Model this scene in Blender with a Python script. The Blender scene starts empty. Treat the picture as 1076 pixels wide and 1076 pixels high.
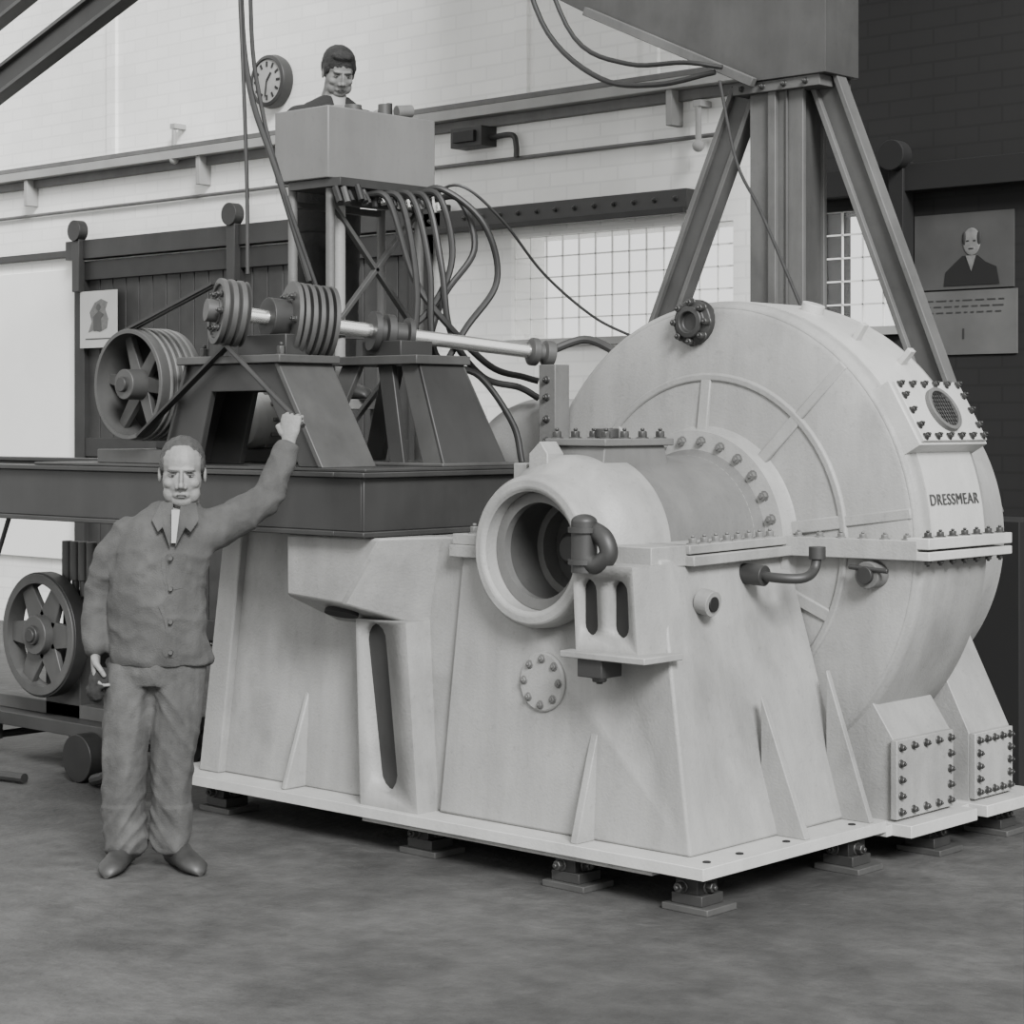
import bpy, bmesh, math, random
from mathutils import Vector, Matrix, noise
random.seed(4)
V=Vector
S=bpy.context.scene
COL=S.collection
# ---------------------------------------------------------------- materials
def mat(name,c,rough=.6,metal=0.,var=.12,scale=6.,bump=.0,bscale=60.,tint=(1,1,.975),stain=0.,grime=0.):
    m=bpy.data.materials.new(name); m.use_nodes=True
    nt=m.node_tree; N=nt.nodes; L=nt.links
    b=N['Principled BSDF']; b.inputs['Roughness'].default_value=rough; b.inputs['Metallic'].default_value=metal
    tc=N.new('ShaderNodeTexCoord'); nz=N.new('ShaderNodeTexNoise'); nz.inputs['Scale'].default_value=scale
    nz.inputs['Detail'].default_value=6; L.new(tc.outputs['Object'],nz.inputs['Vector'])
    r=N.new('ShaderNodeValToRGB'); e=r.color_ramp.elements
    lo=[max(0,c*(1-var)*t) for t in tint]+[1]; hi=[min(1,c*(1+var)*t) for t in tint]+[1]
    e[0].position=.3; e[1].position=.7; e[0].color=lo; e[1].color=hi
    L.new(nz.outputs['Fac'],r.inputs['Fac'])
    out=r.outputs['Color']
    def layer(out,sc,k,p0,p1,mapping=None):
        n2=N.new('ShaderNodeTexNoise'); n2.inputs['Scale'].default_value=sc; n2.inputs['Detail'].default_value=9; n2.inputs['Roughness'].default_value=.62
        if mapping:
            mp=N.new('ShaderNodeMapping'); mp.inputs['Scale'].default_value=mapping; L.new(tc.outputs['Object'],mp.inputs['Vector']); L.new(mp.outputs['Vector'],n2.inputs['Vector'])
        else: L.new(tc.outputs['Object'],n2.inputs['Vector'])
        r2=N.new('ShaderNodeValToRGB'); r2.color_ramp.elements[0].position=p0; r2.color_ramp.elements[1].position=p1
        r2.color_ramp.elements[0].color=(k,k,k,1); r2.color_ramp.elements[1].color=(1,1,1,1)
        L.new(n2.outputs['Fac'],r2.inputs['Fac'])
        mx=N.new('ShaderNodeMixRGB'); mx.blend_type='MULTIPLY'; mx.inputs[0].default_value=1
        L.new(out,mx.inputs[1]); L.new(r2.outputs['Color'],mx.inputs[2]); return mx.outputs[0]
    if stain: out=layer(out,scale*.35,1-stain,.35,.6)
    if grime:
        out=layer(out,1.0,1-grime,.38,.62,(7,7,1.2)); out=layer(out,38,1-grime*.8,.30,.42); out=layer(out,2.2,1-grime,.36,.5)
    L.new(out,b.inputs['Base Color'])
    if bump:
        n3=N.new('ShaderNodeTexNoise'); n3.inputs['Scale'].default_value=bscale; n3.inputs['Detail'].default_value=4
        L.new(tc.outputs['Object'],n3.inputs['Vector'])
        bp=N.new('ShaderNodeBump'); bp.inputs['Strength'].default_value=bump; bp.inputs['Distance'].default_value=.02
        L.new(n3.outputs['Fac'],bp.inputs['Height']); L.new(bp.outputs['Normal'],b.inputs['Normal'])
    return m
def brickmat(name,c,mortar,st=.10,w=.3,h=.1,ms=.008,**k):
    m=mat(name,c,.85,0,.06,1.2,stain=st,**k)
    nt=m.node_tree; N=nt.nodes; L=nt.links; b=N['Principled BSDF']
    tc=N.new('ShaderNodeTexCoord'); mp=N.new('ShaderNodeMapping')
    mp.inputs['Rotation'].default_value=(math.radians(90),0,0)
    L.new(tc.outputs['Object'],mp.inputs['Vector'])
    bk=N.new('ShaderNodeTexBrick'); bk.inputs['Scale'].default_value=1; bk.inputs['Brick Width'].default_value=w; bk.inputs['Row Height'].default_value=h
    bk.inputs['Mortar Size'].default_value=ms; bk.inputs['Color1'].default_value=(1,1,1,1); bk.inputs['Color2'].default_value=(.93,.93,.93,1)
    bk.inputs['Mortar'].default_value=(mortar,mortar,mortar,1)
    L.new(mp.outputs['Vector'],bk.inputs['Vector'])
    src=b.inputs['Base Color'].links[0].from_socket
    mx=N.new('ShaderNodeMixRGB'); mx.blend_type='MULTIPLY'; mx.inputs[0].default_value=1
    L.new(src,mx.inputs[1]); L.new(bk.outputs['Color'],mx.inputs[2]); L.new(mx.outputs[0],b.inputs['Base Color'])
    return m
PAINT=mat('grey_machine_paint',.29,.5,0,.07,3,.12,90,stain=.12,grime=.17)
PAINT2=mat('pale_machine_paint',.46,.45,0,.05,3,.08,90,stain=.08,grime=.10)
PAINTD=mat('darker_machine_paint',.13,.55,0,.08,4,.1,80,stain=.15,grime=.15)
LEDGE=mat('ledge_paint',.32,.7,0,.1,3,stain=.2)
DARK=mat('dark_steel',.018,.5,.3,.2,8)
DARKP=mat('dark_painted_steel',.032,.5,0,.12,4,stain=.2,grime=.15)
MIDP=mat('mid_grey_steel',.072,.5,.1,.12,4,stain=.2,grime=.15)
PILLAR=mat('pillar_paint',.12,.6,0,.12,4,stain=.25,grime=.15)
BLACK=mat('black_void',.005,.8,0,.1,4)
BOLT=mat('bolt_steel',.05,.4,.4,.2,20)
BOLTL=mat('painted_bolt',.12,.5,.1,.1,20)
BRIGHT=mat('polished_shaft',.75,.22,.9,.04,5)
RUBBER=mat('hose_rubber',.018,.5,0,.15,20)
FLOOR=mat('concrete_floor',.085,.6,0,.25,1.3,.4,22,stain=.5,grime=.30)
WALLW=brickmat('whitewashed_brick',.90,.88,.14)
WALLD=brickmat('shade_toned_brick',.011,.6,.3)  # shade over the right end of the wall, put into the brick colour
TIMBER=mat('dark_timber',.022,.6,0,.25,5)
PLANK=mat('door_plank_paint',.038,.6,0,.25,5,stain=.2,grime=.2)
TIMBERL=mat('pale_timber',.2,.7,0,.2,6)
CLOTH=mat('work_jacket_cloth',.075,.95,0,.12,12,.25,160,stain=.2,grime=.2)
CLOTH2=mat('work_trouser_cloth',.088,.95,0,.15,12,.25,160,stain=.3,grime=.25)
DCLOTH=mat('dark_suit_cloth',.016,.9,0,.2,8,.2,120)
SHIRT=mat('shirt_cloth',.30,.9,0,.05,9)
SKIN=mat('skin',.18,.6,0,.12,22,.15,90)
HAIR=mat('grey_brown_hair',.04,.7,0,.3,60,.5,200)
HAIRD=mat('dark_hair',.015,.6,0,.3,60,.5,200)
LEATH=mat('shoe_leather',.03,.5,0,.2,20)
LIP=mat('lips',.10,.6)
EYEW=mat('eye_white',.2,.3)
PAPER=mat('poster_paper',.45,.8,0,.06,3)
PAPERG=mat('shade_dimmed_print_paper',.05,.8,0,.15,5)  # dark print, colour lowered further for the shade it hangs in
FACEP=mat('printed_face_tone',.14,.8,0,.2,30)
INK=mat('printing_ink',.02,.8)
BOXM=mat('control_box_metal',.16,.5,0,.06,3,stain=.1,grime=.12)
# ---------------------------------------------------------------- builder
def frame(n):
    n=V(n).normalized(); a=n.cross(V((0,0,1)))
    if a.length<.05: a=n.cross(V((0,1,0)))
    a.normalize(); b=a.cross(n).normalized(); return n,a,b
def smoothpath(pts,sub=6):
    P=[V(p) for p in pts]
    if len(P)<3: return P
    Q=[P[0]*2-P[1]]+P+[P[-1]*2-P[-2]]; out=[]
    for i in range(1,len(Q)-2):
        p0,p1,p2,p3=Q[i-1:i+3]
        for k in range(sub):
            t=k/sub
            out.append(.5*((2*p1)+(p2-p0)*t+(2*p0-5*p1+4*p2-p3)*t*t+(3*p1-p0-3*p2+p3)*t**3))
    out.append(P[-1]); return out
class B:
    def __init__(s): s.bm=bmesh.new(); s.mats=[]
    def mi(s,m):
        if m not in s.mats: s.mats.append(m)
        return s.mats.index(m)
    def f(s,vs,m):
        try:
            fc=s.bm.faces.new(vs); fc.material_index=s.mi(m); return fc
        except ValueError: return None
    def poly(s,lo,hi,m):
        a=[s.bm.verts.new(p) for p in lo]; b=[s.bm.verts.new(p) for p in hi]; n=len(a)
        s.f(a[::-1],m); s.f(b,m)
        for i in range(n): s.f([a[i],a[(i+1)%n],b[(i+1)%n],b[i]],m)
    def box(s,x0,x1,y0,y1,z0,z1,m):
        s.poly([(x0,y0,z0),(x1,y0,z0),(x1,y1,z0),(x0,y1,z0)],[(x0,y0,z1),(x1,y0,z1),(x1,y1,z1),(x0,y1,z1)],m)
    def obox(s,c,ax,ay,az,m):
        c=V(c);ax=V(ax);ay=V(ay);az=V(az)
        s.poly([c-ax-ay-az,c+ax-ay-az,c+ax+ay-az,c-ax+ay-az],[c-ax-ay+az,c+ax-ay+az,c+ax+ay+az,c-ax+ay+az],m)
    def bar(s,p0,p1,w,h,m,up=(0,0,1)):
        p0=V(p0);p1=V(p1);d=(p1-p0); n=d.normalized(); a=n.cross(V(up))
        if a.length<.05: a=V((1,0,0))
        a.normalize(); b=a.cross(n).normalized()
        s.obox((p0+p1)/2,d/2,a*w/2,b*h/2,m)
    def prism(s,pts,vec,m):
        vec=V(vec); s.poly([V(p) for p in pts],[V(p)+vec for p in pts],m)
    def lathe(s,o,axis,prof,m,seg=48,a0=0,a1=360,capends=False,scale_b=1):
        o=V(o); n,a,b=frame(axis); full=abs(a1-a0)>=359.9; k=seg if full else seg+1
        rings=[]
        for (r,h) in prof:
            if r<1e-6: rings.append([s.bm.verts.new(o+n*h)]*k); continue
            rg=[]
            for i in range(k):
                t=math.radians(a0+(a1-a0)*i/seg); rg.append(s.bm.verts.new(o+n*h+(a*math.cos(t)+b*math.sin(t)*scale_b)*r))
            rings.append(rg)
        for j in range(len(rings)-1):
            A,C=rings[j],rings[j+1]
            for i in range(k if full else k-1):
                i2=(i+1)%k; vs=[]
                for v in (A[i],A[i2],C[i2],C[i]):
                    if v not in vs: vs.append(v)
                if len(vs)>2: s.f(vs,m)
        if capends and not full:
            s.f([r[0] for r in rings],m); s.f([r[-1] for r in rings][::-1],m)
    def cyl(s,p0,p1,r,m,r1=None,seg=24):
        p0=V(p0);p1=V(p1);h=(p1-p0).length; r1=r if r1 is None else r1
        s.lathe(p0,p1-p0,[(0,0),(r,0),(r1,h),(0,h)],m,seg)
    def tube(s,p0,p1,ro,ri,m,seg=40):
        p0=V(p0);p1=V(p1);h=(p1-p0).length
        s.lathe(p0,p1-p0,[(ri,0),(ro,0),(ro,h),(ri,h),(ri,0)],m,seg)
    def bolt(s,p,n,r=.014,h=.02,m=None):
        m=m or BOLT; p=V(p); n=V(n).normalized()
        s.cyl(p-n*.004,p+n*.005,r*1.35,m,seg=10); s.cyl(p,p+n*h,r,m,seg=6); s.cyl(p+n*h,p+n*(h*1.4),r*.5,m,seg=6)
    def ringbolts(s,c,axis,R,n,r=.014,h=.02,m=None,a0=0,a1=360):
        nn,a,b=frame(axis); c=V(c); full=a1-a0>=360
        for i in range(n):
            t=math.radians(a0+(a1-a0)*i/(n if full else n-1)); s.bolt(c+(a*math.cos(t)+b*math.sin(t))*R,nn,r,h,m)
    def path(s,pts,r,m,seg=10,sub=6,smooth=True):
        P=smoothpath(pts,sub) if smooth else [V(p) for p in pts]
        up=None; rings=[]
        for i,p in enumerate(P):
            t=(P[min(i+1,len(P)-1)]-P[max(i-1,0)]).normalized()
            if up is None: _,a,_b=frame(t)
            else:
                a=up-t*up.dot(t); a.normalize()
            up=a; b=t.cross(a)
            rings.append([s.bm.verts.new(p+(a*math.cos(2*math.pi*k/seg)+b*math.sin(2*math.pi*k/seg))*r) for k in range(seg)])
        for j in range(len(rings)-1):
            for k in range(seg): s.f([rings[j][k],rings[j][(k+1)%seg],rings[j+1][(k+1)%seg],rings[j+1][k]],m)
        s.f(rings[0][::-1],m); s.f(rings[-1],m)
    def ell(s,c,r,m,R=None,seg=20):
        c=V(c)
        mm=Matrix.Translation(c)@((R or Matrix.Identity(3)).to_4x4())@Matrix.Diagonal((r[0],r[1],r[2],1))
        res=bmesh.ops.create_uvsphere(s.bm,u_segments=seg,v_segments=seg//2+2,radius=1,matrix=mm)
        i=s.mi(m)
        for v in res['verts']:
            for fc in v.link_faces: fc.material_index=i
    def emit(s,name,parent=None,bevel=.004,remesh=0,smooth_it=0,disp=0,dscale=.1,sharp=35,wrap=None,wo=.004,fold=None):
        bmesh.ops.recalc_face_normals(s.bm,faces=s.bm.faces[:])
        for fc in s.bm.faces: fc.smooth=True
        ca=math.radians(sharp)
        for e in s.bm.edges:
            if len(e.link_faces)==2:
                if e.calc_face_angle(0)>ca: e.smooth=False
            else: e.smooth=False
        me=bpy.data.meshes.new(name); s.bm.to_mesh(me); s.bm.free()
        for m in s.mats: me.materials.append(m)
        ob=bpy.data.objects.new(name,me); COL.objects.link(ob)
        if parent: ob.parent=parent
        if wrap:
            w=ob.modifiers.new('w','SHRINKWRAP'); w.target=wrap
            w.wrap_method='NEAREST_SURFACEPOINT'; w.offset=wo
            q=ob.modifiers.new('so','SOLIDIFY'); q.thickness=.004; q.offset=1
        elif remesh:
            r=ob.modifiers.new('r','REMESH'); r.mode='VOXEL'; r.voxel_size=remesh; r.use_smooth_shade=True
            if smooth_it:
                q=ob.modifiers.new('s','SMOOTH'); q.factor=.5; q.iterations=smooth_it
            if disp:
                t=bpy.data.textures.new(name+'_t','CLOUDS'); t.noise_scale=dscale; t.noise_depth=2
                d=ob.modifiers.new('d','DISPLACE'); d.texture=t; d.strength=disp; d.mid_level=.5; d.texture_coords='GLOBAL'
            if fold:
                dg=bpy.context.evaluated_depsgraph_get(); dg.update()
                me2=bpy.data.meshes.new_from_object(ob.evaluated_get(dg)); ob.modifiers.clear(); ob.data=me2
                nn=[v.normal.copy() for v in me2.vertices]
                for v,n_ in zip(me2.vertices,nn): v.co+=n_*fold(v.co)
                me2.polygons.foreach_set('use_smooth',[True]*len(me2.polygons)); me2.update()
                q=ob.modifiers.new('s','SMOOTH'); q.factor=.5; q.iterations=2
        elif bevel:
            b=ob.modifiers.new('b','BEVEL'); b.width=bevel; b.segments=2; b.limit_method='ANGLE'; b.angle_limit=math.radians(40)
            b.use_clamp_overlap=True
        return ob
def empty(name,loc=(0,0,0)):
    e=bpy.data.objects.new(name,None); COL.objects.link(e); e.empty_display_size=.1; return e
def boolcut(ob,cut):
    m=ob.modifiers.new('c','BOOLEAN'); m.object=cut; m.operation='DIFFERENCE'; m.solver='EXACT'
    dg=bpy.context.evaluated_depsgraph_get(); dg.update()
    me=bpy.data.meshes.new_from_object(ob.evaluated_get(dg)); ob.modifiers.clear(); ob.data=me
    bpy.data.objects.remove(cut)
def slotpts(cx0,cz0,cx1,cz1,r,y):
    pts=[]
    for (cx,cz,a0,a1) in ((cx0,cz0,0,180),(cx1,cz1,180,360)):
        for k in range(9):
            t=math.radians(a0+(a1-a0)*k/8); pts.append((cx+r*math.cos(t),y,cz+r*math.sin(t)))
    return pts
# ================================================================= ROOM
b=B(); b.box(-26,6,-6,10.5,-.2,0,FLOOR); b.emit('floor',bevel=0)
WY=10.5; X0,X1,XD=-26.,3.,-7.12
wins=[(-9.66,-7.75,2.36,3.07),(-7.16+.06,-6.52,2.36,3.07)]
def wallseg(b,x0,x1,z0,z1,holes,m):
    xs=sorted({x0,x1}|{h[0] for h in holes if x0<h[0]<x1}|{h[1] for h in holes if x0<h[1]<x1})
    for i in range(len(xs)-1):
        a,c=xs[i],xs[i+1]; hh=[h for h in holes if h[0]<=a+1e-5 and h[1]>=c-1e-5]
        if hh:
            h=hh[0]; b.box(a,c,WY,WY+.35,z0,h[2],m); b.box(a,c,WY,WY+.35,h[3],z1,m)
        else: b.box(a,c,WY,WY+.35,z0,z1,m)
b=B(); wallseg(b,X0,XD,0,9,wins[:1],WALLW); wallseg(b,XD,X1,0,9,wins[1:],WALLD)  # right stretch uses the brick with painted-in shade
for px in (-14.25,-9.55,-8.4): b.box(px-.06,px+.06,WY-.03,WY,4.05,9,WALLW)
b.emit('wall_back',bevel=0)
GL=bpy.data.materials.new('window_glass'); GL.use_nodes=True
nt=GL.node_tree; nt.nodes.clear(); o=nt.nodes.new('ShaderNodeOutputMaterial'); mx=nt.nodes.new('ShaderNodeMixShader'); t=nt.nodes.new('ShaderNodeBsdfTransparent'); g=nt.nodes.new('ShaderNodeBsdfGlossy'); g.inputs['Roughness'].default_value=.3
mx.inputs[0].default_value=.05; nt.links.new(t.outputs[0],mx.inputs[1]); nt.links.new(g.outputs[0],mx.inputs[2]); nt.links.new(mx.outputs[0],o.inputs[0])
MUL=mat('window_bar_paint',.85,.6,0,.03)
for i,w in enumerate(wins):
    b=B(); n=max(2,round((w[1]-w[0])/.15)); k=5
    b.box(w[0],w[1],WY+.05,WY+.054,w[2],w[3],GL)
    for j in range(n+1):
        x=w[0]+(w[1]-w[0])*j/n; b.box(x-.005,x+.005,WY+.035,WY+.045,w[2],w[3],MUL)
    for j in range(k+1):
        z=w[2]+(w[3]-w[2])*j/k; b.box(w[0],w[1],WY+.035,WY+.045,z-.005,z+.005,MUL)
    b.box(w[0]-.03,w[1]+.03,WY-.04,WY+.02,w[2]-.05,w[2],LEDGE)
    b.emit('window_%d'%(i+1),bevel=0)
b=B(); b.box(X0,-6.9,WY-.14,WY,3.93,4.0,LEDGE); b.box(X0,-6.9,WY-.05,WY,3.86,3.93,PAINTD); b.box(X0,-6.9,WY-.14,WY-.11,4.0,4.04,PAINTD)
x=-25.
while x<-7: b.box(x,x+.05,WY-.12,WY,3.7,3.93,LEDGE); x+=2.4
b.emit('trim_1')
b=B(); b.cyl((X0,WY-.03,3.62),(-6.9,WY-.03,3.62),.015,PAINTD,seg=8); b.emit('wall_conduit',bevel=0)
b=B(); b.box(-10.4,-8.0,WY-.16,WY,3.14,3.28,DARKP); b.box(-10.4,-8.0,WY-.2,WY-.16,3.12,3.16,DARK)
b.box(X0,-14.8,WY-.06,WY,3.22,3.28,DARKP); b.box(-7.1,X1,WY-.12,WY,3.14,3.3,BLACK)
for i in range(14): b.bolt((-10.3+i*.17,WY-.16,3.22),(0,-1,0),.015,.02)
b.emit('trim_2')
b=B(); b.box(-22,-14.75,WY-.04,WY,.6,3.12,mat('near_white_panel',.92,.8,0,.02,3)); b.emit('wall_panel')  # plain near-white panel left of the door
b=B()
dx0,dx1=-14.62,-10.4
n=22
for i in range(n):
    xa=dx0+.12+(dx1-dx0-.24)*i/n; xb=dx0+.12+(dx1-dx0-.24)*(i+1)/n
    b.box(xa+.005,xb-.005,WY-.09,WY-.04,.03,3.05,PLANK)
b.box(dx0+.05,dx1-.05,WY-.055,WY-.03,.02,3.1,TIMBER)
for xx in (dx0,dx0+2.05,dx1-.14): b.box(xx,xx+.14,WY-.14,WY-.03,.02,3.16,TIMBER)
for zz in (.05,1.5,3.0): b.box(dx0,dx1,WY-.13,WY-.03,zz,zz+.16,TIMBER)
b.box(dx0-.1,dx1+.2,WY-.16,WY-.05,3.18,3.34,DARKP)
for xx in (dx0+.1,dx0+2.15):
    b.box(xx-.05,xx+.05,WY-.2,WY-.14,2.9,3.4,DARKP); b.cyl((xx,WY-.22,3.42),(xx,WY-.13,3.42),.09,DARKP)
b.emit('door_1')
e=empty('wall_poster'); b=B(); b.box(-14.5,-13.98,WY-.165,WY-.16,2.42,2.9,PAPER)
b.emit('sheet',e,0)
b=B()
y0=WY-.168
b.prism([(-14.38,y0,2.55),(-14.30,y0,2.57),(-14.22,y0,2.55),(-14.12,y0,2.58),(-14.1,y0,2.66),(-14.14,y0,2.74),(-14.11,y0,2.8),(-14.2,y0,2.83),(-14.29,y0,2.80),(-14.36,y0,2.72),(-14.33,y0,2.64)],(0,.003,0),FACEP)
b.prism([(-14.30,y0-.002,2.56),(-14.19,y0-.002,2.56),(-14.2,y0-.002,2.66),(-14.16,y0-.002,2.7),(-14.23,y0-.002,2.73),(-14.31,y0-.002,2.68)],(0,.003,0),MIDP)
b.cyl((-14.235,y0-.002,2.76),(-14.235,y0,2.76),.03,MIDP,seg=14); b.box(-14.42,-14.06,y0,WY-.165,2.49,2.5,MIDP)
b.emit('print',e,0)
e=empty('portrait_poster'); b=B()
b.box(-6.42,-5.77,WY-.012,WY-.002,2.56,3.0,PAPERG); b.emit('print_sheet',e,0)
b=B(); y0=WY-.016
b.prism([(-6.22,y0,2.58),(-6.21,y0,2.66),(-6.15,y0,2.71),(-6.10,y0,2.75),(-6.0,y0,2.75),(-5.95,y0,2.71),(-5.88,y0,2.68),(-5.86,y0,2.58)],(0,.004,0),BLACK)
b.emit('portrait_coat',e,0)
b=B(); b.ell((-6.04,WY-.014,2.83),(.058,.006,.08),FACEP); b.prism([(-6.075,WY-.02,2.75),(-6.01,WY-.02,2.75),(-6.04,WY-.02,2.66)],(0,.003,0),FACEP); b.emit('portrait_face',e,0)
b=B(); b.ell((-6.018,WY-.02,2.835),(.010,.003,.005),INK); b.ell((-6.062,WY-.02,2.835),(.010,.003,.005),INK); b.ell((-6.04,WY-.02,2.79),(.018,.003,.004),INK)
b.ell((-6.085,WY-.016,2.85),(.012,.006,.04),INK); b.ell((-5.99,WY-.016,2.85),(.014,.006,.04),INK); b.emit('portrait_features',e,0)
b=B(); b.box(-6.44,-5.75,WY-.012,WY-.002,2.18,2.55,mat('shade_dimmed_caption_paper',.085,.8,0,.15,4)); b.emit('caption_sheet',e,0)  # caption paper darkened in colour to stand for the shade on it
b=B()
random.seed(2)
for r in range(3):
    x=-6.36
    while x<-5.86:
        w=random.uniform(.02,.07); b.box(x,x+w,WY-.014,WY-.012,2.49-r*.035,2.498-r*.035,DARKP); x+=w+.02
b.box(-6.1,-6.088,WY-.014,WY-.012,2.27,2.33,INK); b.emit('caption_lines',e,0)
b=B(); b.cyl((-6.47,WY-.2,3.35),(-6.47,WY-.1,3.35),.09,BLACK); b.box(-6.52,-6.42,WY-.14,WY-.02,2.7,3.32,BLACK); b.emit('door_hanger_wheel')
e=empty('wall_clock'); b=B(); c=V((-12.15,WY-.1,4.44))
b.lathe(c+V((0,.1,0)),(0,-1,0),[(0,0),(.20,0),(.21,.04),(.20,.1),(.17,.11),(.165,.09),(0,.09)],DARKP,40); b.emit('case',e)
b=B(); b.cyl(c+V((0,.012,0)),c+V((0,.003,0)),.166,mat('clock_dial_enamel',.3,.5),seg=40); b.emit('dial',e,0)
b=B()
for i in range(12):
    t=math.radians(i*30); dr=V((math.sin(t),0,math.cos(t))); b.bar(c+dr*.11,c+dr*.15,.018,.004,INK,up=(0,1,0))
b.bar(c+V((0,-.002,0)),c+V((.05,-.002,.06)),.018,.004,INK,up=(0,1,0)); b.bar(c+V((0,-.002,0)),c+V((-.02,-.002,-.12)),.013,.004,INK,up=(0,1,0))
b.emit('hands_and_marks',e,0)
b=B(); b.box(-10.1,-9.8,WY-.16,WY,3.72,3.86,DARKP); b.box(-10.05,-9.85,WY-.19,WY-.16,3.75,3.83,DARK)
b.path([(-9.8,WY-.06,3.78),(-9.6,WY-.06,3.78),(-9.56,WY-.06,3.7),(-9.56,WY-.06,3.62)],.02,DARKP); b.emit('electrical_switch_box')
for nm,x,z in (('pipe_bracket',-13.3,4.2),('pipe_bracket.001',-7.95,3.82)):
    b=B(); b.cyl((x,WY-.1,z-.25),(x,WY-.1,z),.02,LEDGE,seg=10); b.ell((x,WY-.1,z-.27),(.04,.04,.04),LEDGE); b.box(x-.03,x+.03,WY-.12,WY-.002,z-.02,z+.02,LEDGE); b.emit(nm,bevel=0)
# ================================================================= CRANE PILLAR
b=B(); y0,y1=9.15,9.38; xa,xb=-6.64,-6.29
for yy in (y0,y1-.03): b.box(xa,xb,yy,yy+.03,0,3.62,PILLAR)
b.box(xa+.02,xa+.05,y0+.03,y1-.03,0,3.62,MIDP); b.box(xb-.05,xb-.02,y0+.03,y1-.03,0,3.62,MIDP)
b.box(-6.50,-6.45,y0-.03,y0,0,3.62,PILLAR); b.box(-6.40,-6.385,y0-.012,y0,0,3.62,MIDP)
def strut(p0,p1):
    b.bar(p0,p1,.14,.03,MIDP,up=(0,1,0)); d=(V(p1)-V(p0)).normalized(); a=d.cross(V((0,1,0))).normalized()
    for s_ in (-1,1): b.bar(V(p0)+a*.075*s_,V(p1)+a*.075*s_,.03,.09,PILLAR,up=(0,1,0))
strut((-6.73,9.25,3.62),(-8.38,9.25,0)); strut((-6.2,9.25,3.62),(-5.25,9.25,1.3))
b.box(-5.5,-4.95,9.05,9.5,0,1.3,BLACK)
b.box(-6.72,-6.15,9.1,9.4,3.58,3.64,PILLAR)
b.prism([(-7.62,9.08,4.10),(-6.6,9.08,3.64),(-6.1,9.08,3.64),(-6.1,9.08,7.5),(-8.6,9.08,7.5),(-8.6,9.08,4.6)],(0,.32,0),MIDP)
b.bar((-7.75,9.06,4.18),(-6.55,9.06,3.63),.05,.04,PILLAR,up=(0,1,0))
b.box(-8.6,-8.1,9,9.6,0,.12,DARKP); b.box(-6.8,-6.1,9,9.6,0,.12,DARKP)
for i in range(4): b.bolt((-6.66+i*.14,9.1,3.61),(0,-1,0))
b.emit('crane_pillar')
b=B()
b.path([(-8.2,8.95,4.6),(-7.9,8.9,4.05),(-7.5,8.9,3.74),(-7.1,8.9,3.66),(-6.75,8.98,3.7)],.016,RUBBER)
b.path([(-8.05,8.95,4.6),(-7.7,8.9,4.0),(-7.3,8.9,3.80),(-6.9,8.9,3.76),(-6.7,8.98,3.72)],.014,RUBBER)
b.path([(-6.72,8.98,3.65),(-6.62,9.0,3.2),(-6.45,9.0,2.9),(-6.15,9.0,2.3)],.009,RUBBER); b.emit('overhead_cable',bevel=0)
b=B()
for off in (0,.55):
    p0=V((-15.2,8.5,3.52+off)); p1=V((-8.6,8.5,5.67+off)); b.bar(p0,p1,.16,.05,DARKP,up=(0,1,0))
    d=(p1-p0).normalized(); a=d.cross(V((0,1,0))).normalized()
    for s_ in (-1,1): b.bar(p0+a*.09*s_,p1+a*.09*s_,.03,.12,MIDP,up=(0,1,0))
b.box(-15.5,-15.2,8.35,8.65,0,7,DARKP); b.emit('roof_brace')
b=B(); b.box(-14,-3,6.0,6.3,4.95,5.35,DARKP); b.box(-14,-3,5.92,6.38,4.92,4.97,DARKP); b.box(-14,-3,5.92,6.38,5.35,5.4,DARKP)
b.box(-14.3,-14,6.0,6.3,0,5.3,DARKP); b.emit('crane_girder')
b=B()
b.path([(-7.24,6.05,4.92),(-7.215,6.02,3.8),(-7.15,6.02,3.3),(-7.0,6.05,2.91),(-6.89,6.15,2.42)],.014,RUBBER)
b.path([(-7.20,6.1,4.92),(-7.18,6.05,3.7),(-7.10,6.05,3.2),(-6.96,6.07,2.8),(-6.87,6.17,2.40)],.010,RUBBER)
b.path([(-7.26,5.98,4.92),(-7.14,5.96,3.6),(-7.10,5.96,2.9),(-7.08,5.95,2.45)],.009,RUBBER)
b.emit('hoist_rope',bevel=0)
# ================================================================= MACHINE
M=empty('gear_casing_machine'); AX,AZ=-5.36,1.28; AC=lambda y:V((AX,y,AZ))
b=B()
b.box(-7.62,-4.45,5.85,7.06,.14,.185,PAINT2); b.box(-7.3,-4.45,7.06,8.25,.12,.165,PAINT2)
b.box(-6.25,-4.7,5.87,7.0,.12,.14,PAINT)
for y in (5.95,6.15,6.45,6.9): b.cyl((-4.51,y,.185),(-4.51,y,.19),.016,BLACK,seg=14)
b.emit('base_plate',M)
b=B()
b.poly([(-7.42,6.0,.185),(-5.85,6.0,.185),(-5.85,7.5,.185),(-7.42,7.5,.185)],[(-7.3,6.06,1.31),(-5.8,6.06,1.31),(-5.8,7.5,1.31),(-7.3,7.5,1.31)],PAINT)
b.prism([(-6.78,6.03,.62),(-6.78,5.88,.185),(-6.78,6.03,.185)],(.03,0,0),PAINT)
b.poly([(-7.44,5.96,.185),(-7.30,5.96,.185),(-7.30,6.1,.185),(-7.44,6.1,.185)],[(-7.33,6.02,1.31),(-7.2,6.02,1.31),(-7.2,6.1,1.31),(-7.33,6.1,1.31)],PAINT)
ob=b.emit('sump_body',M,.008)
b=B()
b.poly([(-6.6,5.76,1.05),(-6.25,5.76,1.03),(-5.98,6.1,.9),(-6.6,6.1,.9)],[(-6.6,5.76,1.312),(-6.02,5.76,1.312),(-5.95,6.1,1.312),(-6.6,6.1,1.312)],PAINT)
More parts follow.
